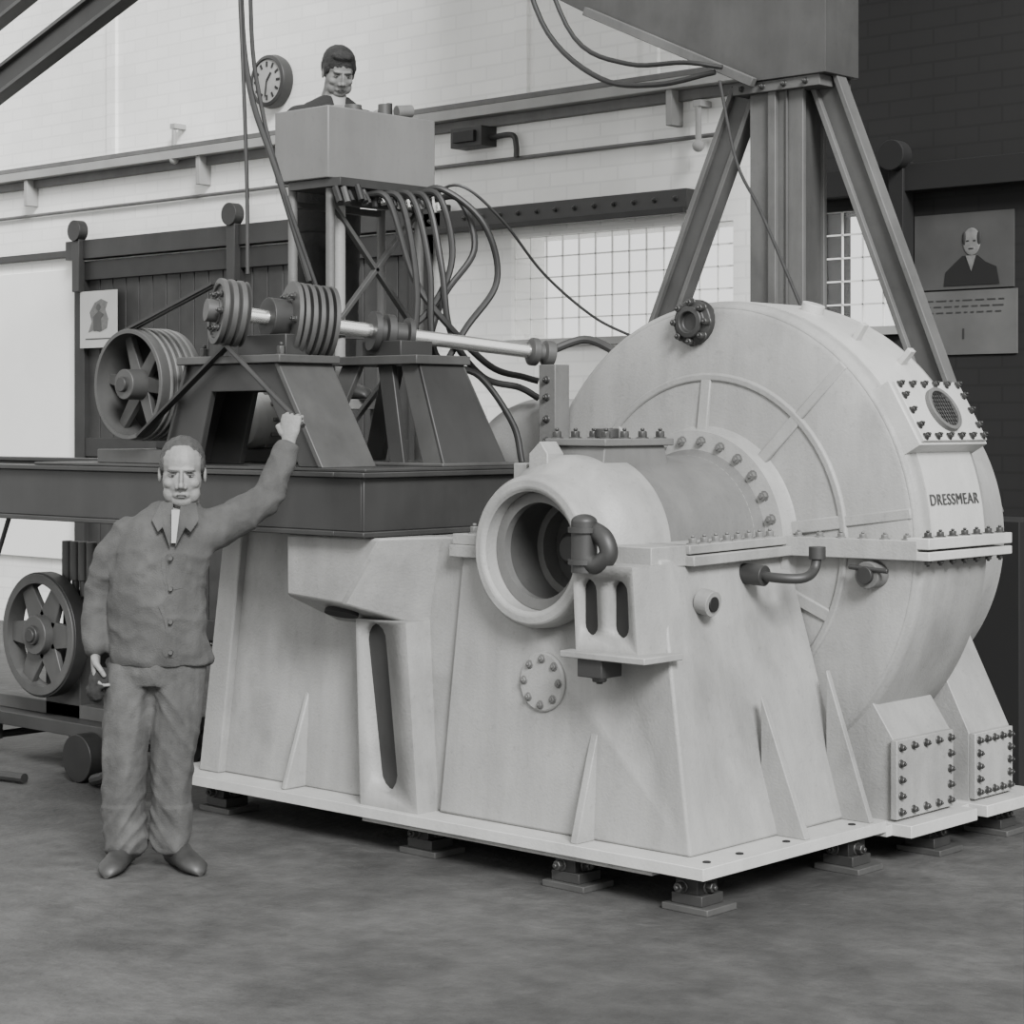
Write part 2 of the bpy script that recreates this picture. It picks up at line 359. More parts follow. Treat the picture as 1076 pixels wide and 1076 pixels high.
b.emit('overhang_block',M,.012)
b=B(); b.lathe((-6.36,5.86,.992),(0.05,-.42,-1),[(0,0),(.085,0),(.085,.018),(.0,.018)],BLACK,24,scale_b=.6); b.emit('underside_opening',M,0)
b=B(); b.prism([(-6.27,5.88,.185),(-5.93,5.88,.185),(-6.02,5.9,.96),(-6.32,5.9,.96)],(0,.2,0),PAINT); pil=b.emit('slotted_pilaster',M,0)
c=B(); c.prism(slotpts(-6.21,.87,-6.13,.33,.078,5.8),(0,.17,0),BLACK); cu=c.emit('cut',None,0); boolcut(pil,cu)
b=B(); b.prism(slotpts(-6.21,.87,-6.13,.33,.080,5.945),(0,.02,0),DARKP); b.emit('slot_shade_back',M,0)  # dark sheet added in the slot, stands for the shade inside it
b=B()
b.poly([(-5.9,5.97,.185),(-4.6,5.97,.185),(-4.6,7.05,.185),(-5.9,7.05,.185)],[(-5.82,6.03,1.27),(-4.79,6.03,1.27),(-4.93,7.05,1.27),(-5.82,7.05,1.27)],PAINT)
ped=b.emit('bearing_pedestal',M,.012)
c=B(); c.cyl(AC(5.8),AC(6.8),.235,MIDP,seg=64); cu=c.emit('cut',None,0); boolcut(ped,cu)
b=B()
b.prism([(-5.1,6.02,.68),(-5.1,5.87,.185),(-5.1,6.02,.185)],(.035,0,0),PAINT)
b.prism([(-4.68,6.52,.72),(-4.47,6.52,.185),(-4.68,6.52,.185)],(0,.035,0),PAINT)
b.prism([(-4.68,6.97,.78),(-4.47,6.97,.185),(-4.68,6.97,.185)],(0,.03,0),PAINT)
b.emit('gussets',M)
b=B()
b.box(-5.86,-5.66,5.99,6.22,1.235,1.285,PAINT); b.box(-5.05,-4.80,5.99,6.22,1.235,1.315,PAINT)
b.poly([(-5.0,6.2,1.235),(-4.76,6.2,1.235),(-4.87,7.05,1.235),(-5.1,7.05,1.235)],[(-5.0,6.2,1.275),(-4.76,6.2,1.275),(-4.87,7.05,1.275),(-5.1,7.05,1.275)],PAINT)
b.poly([(-5.0,6.2,1.28),(-4.78,6.2,1.28),(-4.89,7.05,1.28),(-5.1,7.05,1.28)],[(-5.0,6.2,1.315),(-4.78,6.2,1.315),(-4.89,7.05,1.315),(-5.1,7.05,1.315)],PAINT)
b.box(-5.85,-5.66,6.0,6.3,1.285,1.33,PAINT)
for i in range(9):
    t=i/8; b.bolt((-4.82-.1*t,6.27+.72*t,1.315),(0,0,1),.018,.025,BOLTL)
b.bolt((-5.78,6.06,1.33),(0,0,1),.02,.03,BOLTL)
b.emit('split_flange',M)
b=B()
b.lathe(AC(5.93),(0,1,0),[(.235,0),(.25,-.012),(.285,-.01),(.30,.015),(.305,.1),(.325,.13),(.36,.17),(.375,.22),(.375,.42),(.34,.44),(.235,.44),(.235,0)],PAINT,72)
b.lathe(AC(6.3),(0,1,0),[(.30,0),(.365,0),(.365,.62),(.40,.68),(.40,.78)],PAINTD,72)  # barrel in a darker tone than the front ring
b.emit('bearing_housing',M,.006)
b=B()
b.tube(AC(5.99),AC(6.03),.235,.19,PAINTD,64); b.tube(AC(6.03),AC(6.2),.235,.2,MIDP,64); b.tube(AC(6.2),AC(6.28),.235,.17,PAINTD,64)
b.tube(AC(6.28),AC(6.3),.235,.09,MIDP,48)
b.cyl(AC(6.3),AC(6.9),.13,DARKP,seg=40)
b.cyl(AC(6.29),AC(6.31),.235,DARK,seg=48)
b.lathe(AC(6.16),(0,1,0),[(0,0),(.05,0),(.07,.02),(.07,.3)],DARKP,24)
b.emit('bore_rings',M,.003)
b=B()
b.poly([(-5.56,6.18,1.55),(-5.2,6.18,1.55),(-5.2,6.62,1.55),(-5.56,6.62,1.55)],[(-5.5,6.22,1.69),(-5.22,6.22,1.69),(-5.22,6.6,1.69),(-5.5,6.6,1.69)],PAINTD)
b.box(-5.52,-5.2,6.2,6.64,1.69,1.72,PAINTD)
b.prism([(-5.50,6.08,1.52),(-5.40,6.08,1.54),(-5.40,6.08,1.66),(-5.44,6.08,1.71),(-5.50,6.08,1.66)],(0,.1,0),PAINT); b.box(-5.62,-5.55,6.12,6.26,1.48,1.62,PAINT)
for i in range(4):
    b.bolt((-5.23,6.24+i*.115,1.72),(0,0,1),.02,.03,BOLT); b.bolt((-5.49,6.24+i*.115,1.72),(0,0,1),.02,.03,BOLT)
b.cyl((-5.36,6.4,1.72),(-5.36,6.4,1.76),.05,DARKP); b.emit('bearing_cap',M,.008)
b=B()
b.lathe(AC(0),(0,1,0),[(.36,6.9),(.375,6.96),(.47,6.97),(.475,7.03),(.49,7.05),(.72,7.075),(.98,7.11),(1.0,7.12),(1.025,7.145),(1.03,7.17),(1.03,7.64),(1.02,7.66),(.86,7.72),(.80,7.78),(.80,8.2),(.0,8.22)],PAINT,120)
b.emit('casing_disc',M,0)
b=B()
def fy(r): return 7.05+.075*(r-.49)/.5
def rib(ang,r0,r1,w,h=.018):
    t=math.radians(ang); d=V((math.cos(t),0,math.sin(t))); q=V((-math.sin(t),0,math.cos(t)))
    lo=[];hi=[]
    for r,sg in ((r0,-1),(r1,-1),(r1,1),(r0,1)):
        p=V((AX,fy(r),AZ))+d*r+q*sg*w/2; lo.append(p+V((0,.01,0))); hi.append(p-V((0,h,0)))
    b.poly(lo,hi,PAINT)
for a in (90,137,48,172,8,-25,-50): rib(a,.47,.70,.055)
for a in (48,8): rib(a,.70,1.0,.045)
def arcrib(R,w,a0,a1,h=.02):
    b.lathe(AC(0),(0,1,0),[(R-w/2,fy(R)+.01),(R-w/2+.01,fy(R)-h),(R+w/2-.01,fy(R)-h),(R+w/2,fy(R)+.01)],PAINT,90,a0,a1)
arcrib(.70,.05,0,360); arcrib(1.0,.035,0,360,.008)
b.emit('face_ribs',M,.006)
b=B()
b.ringbolts(AC(6.97),(0,-1,0),.425,26,.018,.022,BOLTL)
b.emit('hub_bolts',M,0)
b=B()
c0=V((-5.44,7.12,2.22)); b.lathe(c0,(0,-1,0),[(.0,0),(.10,0),(.10,.05),(.07,.06),(.07,.08),(.045,.085),(.04,.06),(0,.06)],DARKP,24)
b.ringbolts(c0+V((0,-.05,0)),(0,-1,0),.085,8,.016,.03,BOLT); b.emit('sight_port',M)
b=B()
b.poly([(-4.9,6.98,1.235),(-4.31,7.06,1.235),(-4.31,7.2,1.235),(-4.9,7.2,1.235)],[(-4.9,6.98,1.315),(-4.31,7.06,1.315),(-4.31,7.2,1.315),(-4.9,7.2,1.315)],PAINT)
b.box(-4.36,-4.255,7.06,7.72,1.235,1.27,PAINT2); b.box(-4.36,-4.255,7.06,7.72,1.28,1.325,PAINT2)
for i in range(7): b.bolt((-4.285,7.1+i*.095,1.325),(0,0,1),.017,.022,BOLT)
for i in range(7): b.bolt((-4.285,7.1+i*.095,1.235),(0,0,-1),.015,.018,BOLT)
for i in range(6): b.bolt((-4.84+i*.095,7.01+i*.013,1.315),(0,0,1),.016,.02,BOLTL)
b.box(-6.47,-6.35,7.06,7.72,1.235,1.325,PAINT2)
b.emit('casing_split_flange',M)
def rimframe(ang,R=1.03):
    t=math.radians(ang); n=V((math.cos(t),0,math.sin(t))); q=V((-math.sin(t),0,math.cos(t))); return n,q
b=B(); n,q=rimframe(30); c0=V((AX,7.4,AZ))+n*1.055
b.obox(c0-n*.02,n*.055,V((0,.265,0)),q*.15,PAINT2)
b.obox(c0+n*.04,n*.012,V((0,.25,0)),q*.14,PAINT2)
for i in range(6):
    for s_ in (-1,1): b.bolt(c0+n*.05+V((0,-.225+i*.09,0))+q*s_*.122,n,.013,.022,BOLT)
for i in range(3):
    for s_ in (-1,1): b.bolt(c0+n*.05+V((0,.23*s_,0))+q*(-.07+i*.07),n,.013,.022,BOLT)
b.tube(c0+n*.05,c0+n*.075,.10,.082,PAINTD,32); b.cyl(c0+n*.05,c0+n*.06,.083,PAINTD,seg=30)
for i in range(-4,5):
    w=math.sqrt(max(.0,.08**2-(i*.018)**2)); b.bar(c0+n*.064+q*i*.018-V((0,w,0)),c0+n*.064+q*i*.018+V((0,w,0)),.005,.006,DARK)
    b.bar(c0+n*.064+V((0,i*.018,0))-q*w,c0+n*.064+V((0,i*.018,0))+q*w,.005,.006,DARK)
n2,q2=rimframe(56); b.obox(V((AX,7.35,AZ))+n2*1.06,n2*.05,V((0,.02,0)),q2*.012,PAINT2)
n2,q2=rimframe(47); b.obox(V((AX,7.5,AZ))+n2*1.06,n2*.05,V((0,.02,0)),q2*.012,PAINT2)
n2,q2=rimframe(72); b.cyl(V((AX,7.4,AZ))+n2*1.02,V((AX,7.4,AZ))+n2*1.07,.05,PAINT2)
b.emit('inspection_cover',M,.005)
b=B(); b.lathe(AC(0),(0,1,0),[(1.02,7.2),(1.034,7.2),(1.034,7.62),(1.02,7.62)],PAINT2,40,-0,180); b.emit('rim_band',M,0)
cu=bpy.data.curves.new('lettering','FONT'); cu.body='DRESSMEAR'; cu.size=.066; cu.extrude=.002; cu.space_character=1.12; cu.align_x='CENTER'; cu.align_y='CENTER'; cu.materials.append(MIDP)
to=bpy.data.objects.new('lettering',cu); COL.objects.link(to); to.parent=M
n,q=rimframe(10.5); Rm=Matrix((V((0,1,0)),q,n)).transposed(); to.matrix_local=Matrix.Translation(V((AX,7.4,AZ))+n*1.037)@Rm.to_4x4()
b=B()
b.prism([(-5.9,7.14,.165),(-4.47,7.14,.165),(-4.47,7.14,.50),(-4.62,7.14,.72),(-5.9,7.14,.9)],(0,.44,0),PAINT)
b.prism([(-5.9,7.74,.165),(-4.47,7.74,.165),(-4.47,7.74,.46),(-4.70,7.74,.92),(-5.9,7.74,.9)],(0,.34,0),PAINT)
b.box(-7.0,-5.9,7.14,8.1,.165,.9,PAINT)
b.box(-4.47,-4.44,7.12,7.56,.18,.5,PAINT); b.box(-4.47,-4.44,7.74,8.06,.18,.46,PAINT)
for (ya,yb,zt) in ((7.12,7.56,.5),(7.74,8.06,.46)):
    for i in range(5):
        for z in (.21,zt-.03): b.bolt((-4.44,ya+.03+(yb-ya-.06)*i/4,z),(1,0,0),.013,.02,BOLT)
    for i in range(1,4):
        for y in (ya+.03,yb-.03): b.bolt((-4.44,y,.21+(zt-.24)*i/4),(1,0,0),.013,.02,BOLT)
b.box(-4.6,-4.36,7.1,7.62,.12,.17,PAINT2); b.box(-4.6,-4.36,7.7,8.15,.12,.17,PAINT2)
b.emit('casing_feet',M,.006)
b=B(); b.lathe((-6.52,7.18,1.42),(0,1,0),[(0,0),(.38,0),(.46,.05),(.48,.12),(.48,.6),(0,.62)],PAINT,64); b.box(-7.0,-6.1,7.2,7.75,.165,1.42,PAINT)
b.emit('side_casing',M,.006)
b=B()
c0=V((-5.35,6.015,.765)); nn=V((0,-1,.055)).normalized(); b.lathe(c0,nn,[(0,-.02),(.118,-.02),(.118,.022),(.11,.028),(0,.028)],PAINT,40); b.ringbolts(c0+nn*.026,nn,.09,8,.014,.014,BOLTL)
b.emit('round_cover',M)
b=B()
b.poly([(-5.06,5.86,.92),(-4.76,5.86,.92),(-4.74,6.05,.92),(-5.06,6.05,.92)],[(-5.06,5.84,1.25),(-4.77,5.84,1.25),(-4.76,6.05,1.25),(-5.06,6.05,1.25)],PAINT)
br=b.emit('oil_pump_bracket',M,0)
b=B()
for cx in (-4.99,-4.84):
    c=B(); c.prism(slotpts(cx,1.155,cx,1.025,.044,5.8),(0,.10,0),MIDP); cu=c.emit('cut',None,0); boolcut(br,cu)
    b.prism(slotpts(cx,1.155,cx,1.025,.043,5.885),(0,.014,0),DARK)  # added dark sheet paints the shade inside each bracket slot
b.emit('bracket_slot_shade_backs',M,0)
b=B(); b.box(-5.09,-4.68,5.8,6.03,.9,.925,PAINT); b.box(-5.02,-4.90,5.82,5.94,.83,.9,DARKP); b.bolt((-4.96,5.88,.83),(0,0,-1),.03,.02)
b.emit('bracket_ledge',M)
b=B()
b.path([(-5.2,6.04,1.375),(-5.1,5.95,1.375),(-5.0,5.88,1.38),(-4.92,5.86,1.35),(-4.90,5.86,1.29),(-4.95,5.85,1.25),(-5.0,5.84,1.27)],.036,DARKP,14)
b.cyl((-5.25,6.08,1.375),(-5.13,5.99,1.375),.025,MIDP)
b.cyl((-5.01,5.85,1.22),(-5.01,5.85,1.41),.05,DARKP); b.cyl((-5.01,5.85,1.25),(-5.01,5.85,1.27),.062,DARKP); b.cyl((-5.01,5.85,1.37),(-5.01,5.85,1.39),.062,DARKP); b.ell((-5.01,5.85,1.41),(.05,.05,.03),DARKP)
b.emit('oil_pipe_elbow',M,.003)
b=B()
b.cyl((-4.78,6.27,1.1),(-4.72,6.27,1.09),.05,PAINT); b.cyl((-4.725,6.27,1.09),(-4.715,6.27,1.09),.03,DARK)
b.path([(-4.84,6.66,1.18),(-4.70,6.66,1.17),(-4.62,6.72,1.17),(-4.62,6.8,1.2),(-4.62,6.82,1.27)],.020,DARKP,12); b.cyl((-4.86,6.66,1.18),(-4.76,6.66,1.175),.042,DARKP); b.cyl((-4.62,6.82,1.24),(-4.62,6.82,1.29),.034,DARKP)
b.cyl((-4.52,7.13,1.17),(-4.52,7.02,1.17),.055,PAINTD); b.cyl((-4.52,7.02,1.17),(-4.52,7.0,1.17),.035,DARKP); b.cyl((-4.42,7.02,1.19),(-4.6,7.02,1.2),.010,DARKP)
b.emit('oil_fittings',M,.002)
JB=[(-5.15,5.96),(-4.58,5.98),(-6.0,6.02),(-7.35,6.05),(-4.55,6.92),(-4.5,7.45),(-4.5,8.0),(-7.0,7.6)]
for i,(x,y) in enumerate(JB):
    b=B(); b.box(x-.10,x+.11,y-.08,y+.1,0,.025,MIDP); b.box(x-.07,x+.07,y-.06,y+.07,.025,.065,DARKP); b.box(x-.05,x+.05,y-.06,y+.06,.065,.119,DARK)
    b.bolt((x-.02,y-.06,.09),(0,-1,0),.02,.03); b.bolt((x+.05,y,.09),(1,0,0),.02,.03)
    b.emit('leveling_jack' if i==0 else 'leveling_jack.%03d'%i,bevel=.003)
# ================================================================= TEST BED FRAME
b=B()
t=.022; z0,z1=1.315,1.58
for (y0,y1,xe) in ((5.7,5.86,-6.24),(7.0,7.13,-6.24)):
    b.box(-12.5,xe,y0,y1,z0,z0+t,DARKP); b.box(-12.5,xe,y0,y1,z1-t,z1,DARKP)
    b.box(-12.5,-6.105,y0+.03,y0+.045,z0+t,z1-t,DARKP)
b.box(-6.24,-6.06,5.7,7.13,z0,z0+t,DARKP); b.box(-6.24,-6.06,5.7,7.13,z1-t,z1,DARKP); b.box(-6.105,-6.09,5.73,7.1,z0+t,z1-t,DARKP)
b.box(-8.4,-6.07,5.72,7.13,1.5805,1.595,DARKP)
for x in (-12.4,-11.0):
    for y in (5.7,7.0): b.box(x,x+.16,y,y+.13,0,1.315,DARKP)
b.emit('test_bed_girder')
b=B()
prof=[(-7.44,1.595),(-7.26,2.04),(-6.64,2.04),(-6.36,1.595),(-6.52,1.595),(-6.73,1.92),(-7.10,1.92),(-7.2,1.595)]
for y in (5.76,6.0): b.prism([(p[0],y,p[1]) for p in prof],(0,.03,0),DARKP)
b.poly([(-7.44,5.74,1.595),(-7.42,5.74,1.595),(-7.42,6.05,1.595),(-7.44,6.05,1.595)],[(-7.27,5.74,2.04),(-7.25,5.74,2.04),(-7.25,6.05,2.04),(-7.27,6.05,2.04)],DARKP)
b.poly([(-6.38,5.74,1.595),(-6.35,5.74,1.595),(-6.35,6.05,1.595),(-6.38,6.05,1.595)],[(-6.66,5.74,2.04),(-6.63,5.74,2.04),(-6.63,6.05,2.04),(-6.66,6.05,2.04)],MIDP)
b.box(-7.3,-6.6,5.72,6.07,2.04,2.075,MIDP)
b.box(-7.05,-6.72,5.86,6.0,2.075,2.17,DARKP); b.cyl((-6.87,5.88,2.245),(-6.84,6.0,2.235),.09,DARKP)
for x in (-7.2,-6.68): b.bolt((x,5.8,2.075),(0,0,1),.02,.04)
b.emit('bearing_stand')
b=B()
def leg(xb,xt,yb,yt,w=.12,m=MIDP):
    b.poly([(xb-w/2,yb,1.595),(xb+w/2,yb,1.595),(xb+w/2,yb+.03,1.595),(xb-w/2,yb+.03,1.595)],[(xt-w/2,yt,2.04),(xt+w/2,yt,2.04),(xt+w/2,yt+.03,2.04),(xt-w/2,yt+.03,2.04)],m)
leg(-6.98,-6.78,6.24,6.3); leg(-6.2,-6.4,6.24,6.3); leg(-6.98,-6.78,6.62,6.55); leg(-6.2,-6.4,6.62,6.55); leg(-6.42,-6.56,6.24,6.3,.09,DARKP)
b.poly([(-6.15,6.24,1.595),(-6.13,6.24,1.595),(-6.13,6.64,1.595),(-6.15,6.64,1.595)],[(-6.36,6.3,2.04),(-6.34,6.3,2.04),(-6.34,6.57,2.04),(-6.36,6.57,2.04)],DARKP)
b.box(-6.88,-6.32,6.26,6.6,2.04,2.08,MIDP); b.box(-7.08,-6.1,6.2,6.68,1.595,1.61,MIDP); b.box(-6.75,-6.5,6.34,6.54,2.08,2.15,DARKP)
b.emit('bearing_stand.001')
b=B(); S0=V((-6.97,5.66,2.27)); S1=V((-6.33,7.06,2.11)); sd=(S1-S0); n=sd.normalized()
P=lambda s:S0+sd*s
D=empty('drive_shaft')
b.cyl(P(.0),P(1),.033,BRIGHT,seg=32); b.emit('shaft_rod',D,.002)
b=B()
def groove(s0,w,R,k,hub=.06,m=MIDP):
    pr=[(0,0),(hub,0),(hub,.01),(R*.8,.012),(R*.82,0),(R,0)]
    for i in range(k):
        z0=w*i/k; z1=w*(i+1)/k; pr+=[(R,z0+.004),(R,z0+(z1-z0)*.55),(R-.025,z0+(z1-z0)*.75),(R,z1)]
    pr+=[(R*.8,w),(0,w)]
    b.lathe(P(s0),n,pr,m,48)
groove(.01,.12,.145,3)
b.cyl(P(-.02),P(.03),.05,MIDP)
b.ringbolts(P(.012),-n,.085,6,.012,.02,BOLT)
b.emit('belt_pulley',D,.002)
b=B()
pr=[(0,0),(.175,0),(.175,.02),(.13,.022)]
for i in range(5): z=.03+i*.035; pr+=[(.13,z),(.172,z),(.172,z+.02),(.13,z+.02)]
pr+=[(0,.22)]
b.lathe(P(.22),n,pr,MIDP,56); b.cyl(P(.19),P(.24),.06,PAINTD); b.ringbolts(P(.22),-n,.12,6,.014,.02,BOLT); b.emit('flywheel_coupling',D,.002)
b=B()
b.lathe(P(.47),n,[(0,0),(.09,0),(.09,.03),(.06,.035),(.06,.06),(.085,.065),(.085,.1),(.055,.11),(.055,.16),(.08,.165),(.08,.19),(0,.19)],DARKP,36)
b.lathe(P(.97),n,[(0,0),(.05,0),(.065,.01),(.065,.04),(.04,.05),(.04,.07),(.06,.08),(.06,.12),(0,.12)],MIDP,30)
b.emit('shaft_couplings',D,.002)
b=B()
b.box(-6.27,-6.17,7.0,7.1,1.66,2.05,PAINTD)
for z in (1.7,1.8,1.9,1.98): b.bolt((-6.22,7.0,z),(0,-1,0),.014,.02)
c0=V((-6.3,7.12,2.12)); b.path([c0,c0+V((.12,.1,.05)),c0+V((.25,.14,.0)),c0+V((.3,.16,-.05))],.02,DARKP); b.emit('coupling_bracket',M)
def spoked(b,c,axis,R,w,ns,sw,rim,m,hub=.06,curved=0):
    c=V(c); n,a,q=frame(axis)
    b.lathe(c,n,[(R-rim,0),(R,0),(R,w*.2),(R-.012,w*.3),(R-.012,w*.7),(R,w*.8),(R,w),(R-rim,w),(R-rim,0)],m,56)
    b.cyl(c-n*.02,c+n*w*.8,hub,m); b.cyl(c-n*.04,c,hub*.5,DARKP)
    for i in range(ns):
        t=2*math.pi*i/ns; d=a*math.cos(t)+q*math.sin(t); e_=n.cross(d)
        p0=c+d*hub*.8+n*w*.3; p1=c+d*(R-rim*.8)+n*w*.3
        b.poly([p0-e_*sw*.6,p0+e_*sw*.6,p0+e_*sw*.6+n*.03,p0-e_*sw*.6+n*.03],[p1-e_*sw*.4+e_*curved,p1+e_*sw*.4+e_*curved,p1+e_*sw*.4+n*.03+e_*curved,p1-e_*sw*.4+n*.03+e_*curved],m)
e=empty('belt_drum'); dxc=-7.66; b=B(); spoked(b,(dxc,5.72,1.96),(0,1,0),.255,.24,6,.06,.02,MIDP,.07,.03)
for i in range(5): b.tube((dxc,5.77+i*.036,1.96),(dxc,5.785+i*.036,1.96),.261,.24,PAINTD,56)
b.cyl((dxc,5.90,1.96),(dxc,5.92,1.96),.24,DARK,seg=40)
b.emit('drum',e,.003)
b=B(); b.box(-8.0,-7.46,5.8,6.18,1.595,1.66,MIDP); b.box(-7.84,-7.50,6.02,6.14,1.66,1.96,DARKP); b.cyl((dxc,5.92,1.96),(dxc,6.15,1.96),.05,DARKP)
b.emit('mount',e)
e=empty('electric_motor'); b=B(); mx_=-7.50; b.cyl((mx_,6.30,1.80),(mx_,6.72,1.80),.14,LEDGE,seg=36); b.lathe((mx_,6.30,1.8),(0,-1,0),[(.14,0),(.13,.04),(.07,.06),(.04,.09),(0,.09)],LEDGE,36)
for i in range(12):
    t=math.radians(i*30); d=V((math.cos(t),0,math.sin(t))); b.bar(V((mx_,6.34,1.8))+d*.145,V((mx_,6.68,1.8))+d*.145,.012,.02,PAINTD)
b.box(mx_-.17,mx_+.17,6.32,6.7,1.595,1.66,MIDP); b.emit('motor_body',e)
b=B()
c1=V((dxc,0,1.96)); c2=V((-6.96,0,2.265)); dd=(c2-c1).normalized(); pn=V((-dd.z,0,dd.x))
for i in range(2):
    b.bar(c1+pn*.258+V((0,5.75+i*.03,0)),c2+pn*.14+V((0,5.70+i*.03,0)),.018,.012,RUBBER); b.bar(c1-pn*.258+V((0,5.70+i*.02,0)),c2-pn*.14+V((0,5.70+i*.02,0)),.018,.012,RUBBER)
b.emit('drive_belts',e,0)
e=empty('control_cabinet'); b=B(); b.box(-7.28,-6.91,6.28,6.97,2.9,3.23,BOXM); b.emit('cabinet',e,.006)
b=B()
for (x,y) in ((-7.22,6.34),(-6.96,6.34),(-7.22,6.91),(-6.96,6.91)): b.cyl((x,y,1.595),(x,y,2.9),.022,PAINTD,seg=14)
b.cyl((-6.99,6.42,1.595),(-6.99,6.42,2.9),.03,PAINT,seg=14)
for z in (2.2,2.8):
    b.bar((-6.96,6.34,z),(-6.96,6.91,z),.03,.03,MIDP); b.bar((-7.22,6.34,z),(-7.22,6.91,z),.03,.03,MIDP)
b.bar((-6.96,6.34,2.2),(-6.96,6.91,2.8),.03,.02,MIDP); b.bar((-6.96,6.91,2.2),(-6.96,6.34,2.8),.03,.02,MIDP)
b.bar((-6.96,6.34,1.65),(-6.96,6.91,2.2),.03,.02,MIDP)
b.box(-7.2,-6.85,6.3,6.95,2.86,2.9,DARKP); b.emit('stand',e,.002)
b=B()
random.seed(7)
for i in range(26):
    y=6.3+.65*i/25; x=-6.87+random.uniform(-.03,.02); z=2.87+random.uniform(-.02,.01); b.cyl((x,y,z),(x+random.uniform(0,.05),y,z-.07),.016,random.choice([DARK,BRIGHT,MIDP]),seg=8)
b.emit('hose_fittings',e,0)
b=B()
b.cyl((-6.98,6.5,3.23),(-6.98,6.5,3.26),.04,MIDP); b.cyl((-7.0,6.72,3.23),(-7.0,6.72,3.29),.03,MIDP); b.cyl((-6.98,6.78,3.26),(-6.96,6.86,3.27),.03,PAINTD); b.cyl((-7.05,6.80,3.23),(-7.05,6.80,3.31),.015,DARK)
b.emit('instrument_valves',e,.002)
H=B()
hs=[
[(-6.88,6.80,2.84),(-6.74,6.84,2.88),(-6.60,6.98,2.72),(-6.58,7.05,2.45),(-6.62,6.86,2.2),(-6.68,6.72,1.9),(-6.7,6.75,1.6)],
[(-6.88,6.86,2.84),(-6.7,6.92,2.9),(-6.6,7.1,2.75),(-6.55,7.35,2.5),(-6.45,7.6,2.3),(-6.35,7.8,2.2)],
[(-6.88,6.70,2.84),(-6.72,6.72,2.82),(-6.62,6.72,2.5),(-6.6,6.76,2.2),(-6.58,6.95,2.0),(-6.5,7.12,1.95),(-6.45,7.2,1.9)],
[(-6.88,6.62,2.84),(-6.74,6.65,2.82),(-6.64,6.66,2.5),(-6.62,6.68,2.1),(-6.55,6.9,2.0),(-6.46,7.03,1.78),(-6.42,7.05,1.6)],
[(-6.88,6.56,2.84),(-6.76,6.6,2.8),(-6.68,6.62,2.4),(-6.68,6.6,2.0),(-6.62,6.72,1.75),(-6.6,6.78,1.6)],
[(-6.88,6.50,2.84),(-6.78,6.54,2.8),(-6.7,6.62,2.45),(-6.6,6.72,2.25),(-6.56,6.98,2.05),(-6.5,7.15,2.0),(-6.45,7.2,1.98)],
[(-6.88,6.75,2.84),(-6.7,6.78,2.84),(-6.63,6.8,2.55),(-6.66,6.68,2.3),(-6.75,6.5,2.15)],
[(-6.88,6.9,2.84),(-6.74,6.96,2.84),(-6.66,6.98,2.6),(-6.7,6.8,2.35),(-6.72,6.72,2.0),(-6.66,6.85,1.7),(-6.6,6.9,1.6)],
]
for i,h in enumerate(hs): H.path(h,.016 if i!=1 else .007,RUBBER,10,8)
H.emit('hydraulic_hoses',e,0)
PZ=1.90
b=B(); b.box(-7.95,-7.40,6.65,7.12,PZ-.05,PZ,TIMBERL)
for (x,y) in ((-7.93,6.75),(-7.45,6.75),(-7.93,7.05),(-7.45,7.05)): b.box(x,x+.05,y,y+.05,1.595,PZ-.05,TIMBERL)
b.emit('standing_platform')
# ================================================================= small drive unit at left
e=empty('belt_driven_pump_cart'); b=B(); spoked(b,(-8.86,6.05,.70),(0,1,0),.31,.1,6,.12,.045,MIDP,.10); b.emit('spoked_wheel',e,.004)
b=B(); b.tube((-8.86,6.06,.70),(-8.86,6.14,.70),.32,.305,RUBBER,48)
b.cyl((-8.86,6.0,.7),(-8.86,6.6,.7),.035,DARKP)
b.box(-9.5,-8.3,6.1,6.75,.2,.27,DARKP); b.box(-9.0,-8.7,6.2,6.7,.27,.66,DARKP); b.box(-9.45,-8.35,6.2,6.28,.27,.34,MIDP)
b.cyl((-8.7,6.25,1.03),(-8.7,6.6,1.03),.1,DARKP); b.box(-8.85,-8.45,6.2,6.6,.66,.93,DARKP)
for i in range(4): b.cyl((-8.78+i*.07,6.18,.98),(-8.78+i*.07,6.18,1.18),.028,MIDP,seg=12); b.cyl((-8.78+i*.07,6.18,.9),(-8.78+i*.07,6.18,.98),.018,MIDP,seg=12)
for (x,y) in ((-9.42,6.0),(-8.45,6.0),(-9.42,6.7),(-8.45,6.7)): b.cyl((x,y,.12),(x,y+.1,.12),.12,DARK)
b.cyl((-9.42,6.05,.12),(-9.42,6.75,.12),.02,DARKP); b.cyl((-8.45,6.05,.12),(-8.45,6.75,.12),.02,DARKP)
for x in (-9.42,-8.45): b.box(x-.03,x+.03,6.15,6.2,.1,.22,DARKP)
b.emit('cart_body',e,.004)
b=B(); b.path([(-9.3,6.02,.75),(-9.35,5.95,.4),(-9.2,5.8,.06),(-9.0,5.75,.03),(-8.6,5.8,.03)],.025,RUBBER); b.path([(-8.3,6.1,.6),(-8.12,6.0,.55),(-8.02,5.95,.3),(-8.1,5.95,.1),(-8.3,6.0,.03)],.03,RUBBER)
b.emit('rubber_hoses',e,0)
b=B()
b.cyl((-9.27,5.70,.0),(-8.88,5.90,1.31),.012,DARKP,seg=10); b.emit('steel_rod',bevel=0)
b=B(); b.box(-7.75,-7.5,4.35,4.6,0,.05,DARKP); b.box(-7.72,-7.6,4.38,4.5,.05,.07,DARK); b.emit('steel_block')
b=B()
b.poly([(-5.9,9.7,0),(-3.2,9.7,0),(-3.2,10.45,0),(-5.9,10.45,0)],[(-5.2,10.1,1.05),(-3.4,10.1,1.25),(-3.4,10.45,1.25),(-5.2,10.45,1.05)],DARKP); b.emit('canvas_covered_stack',bevel=.05)
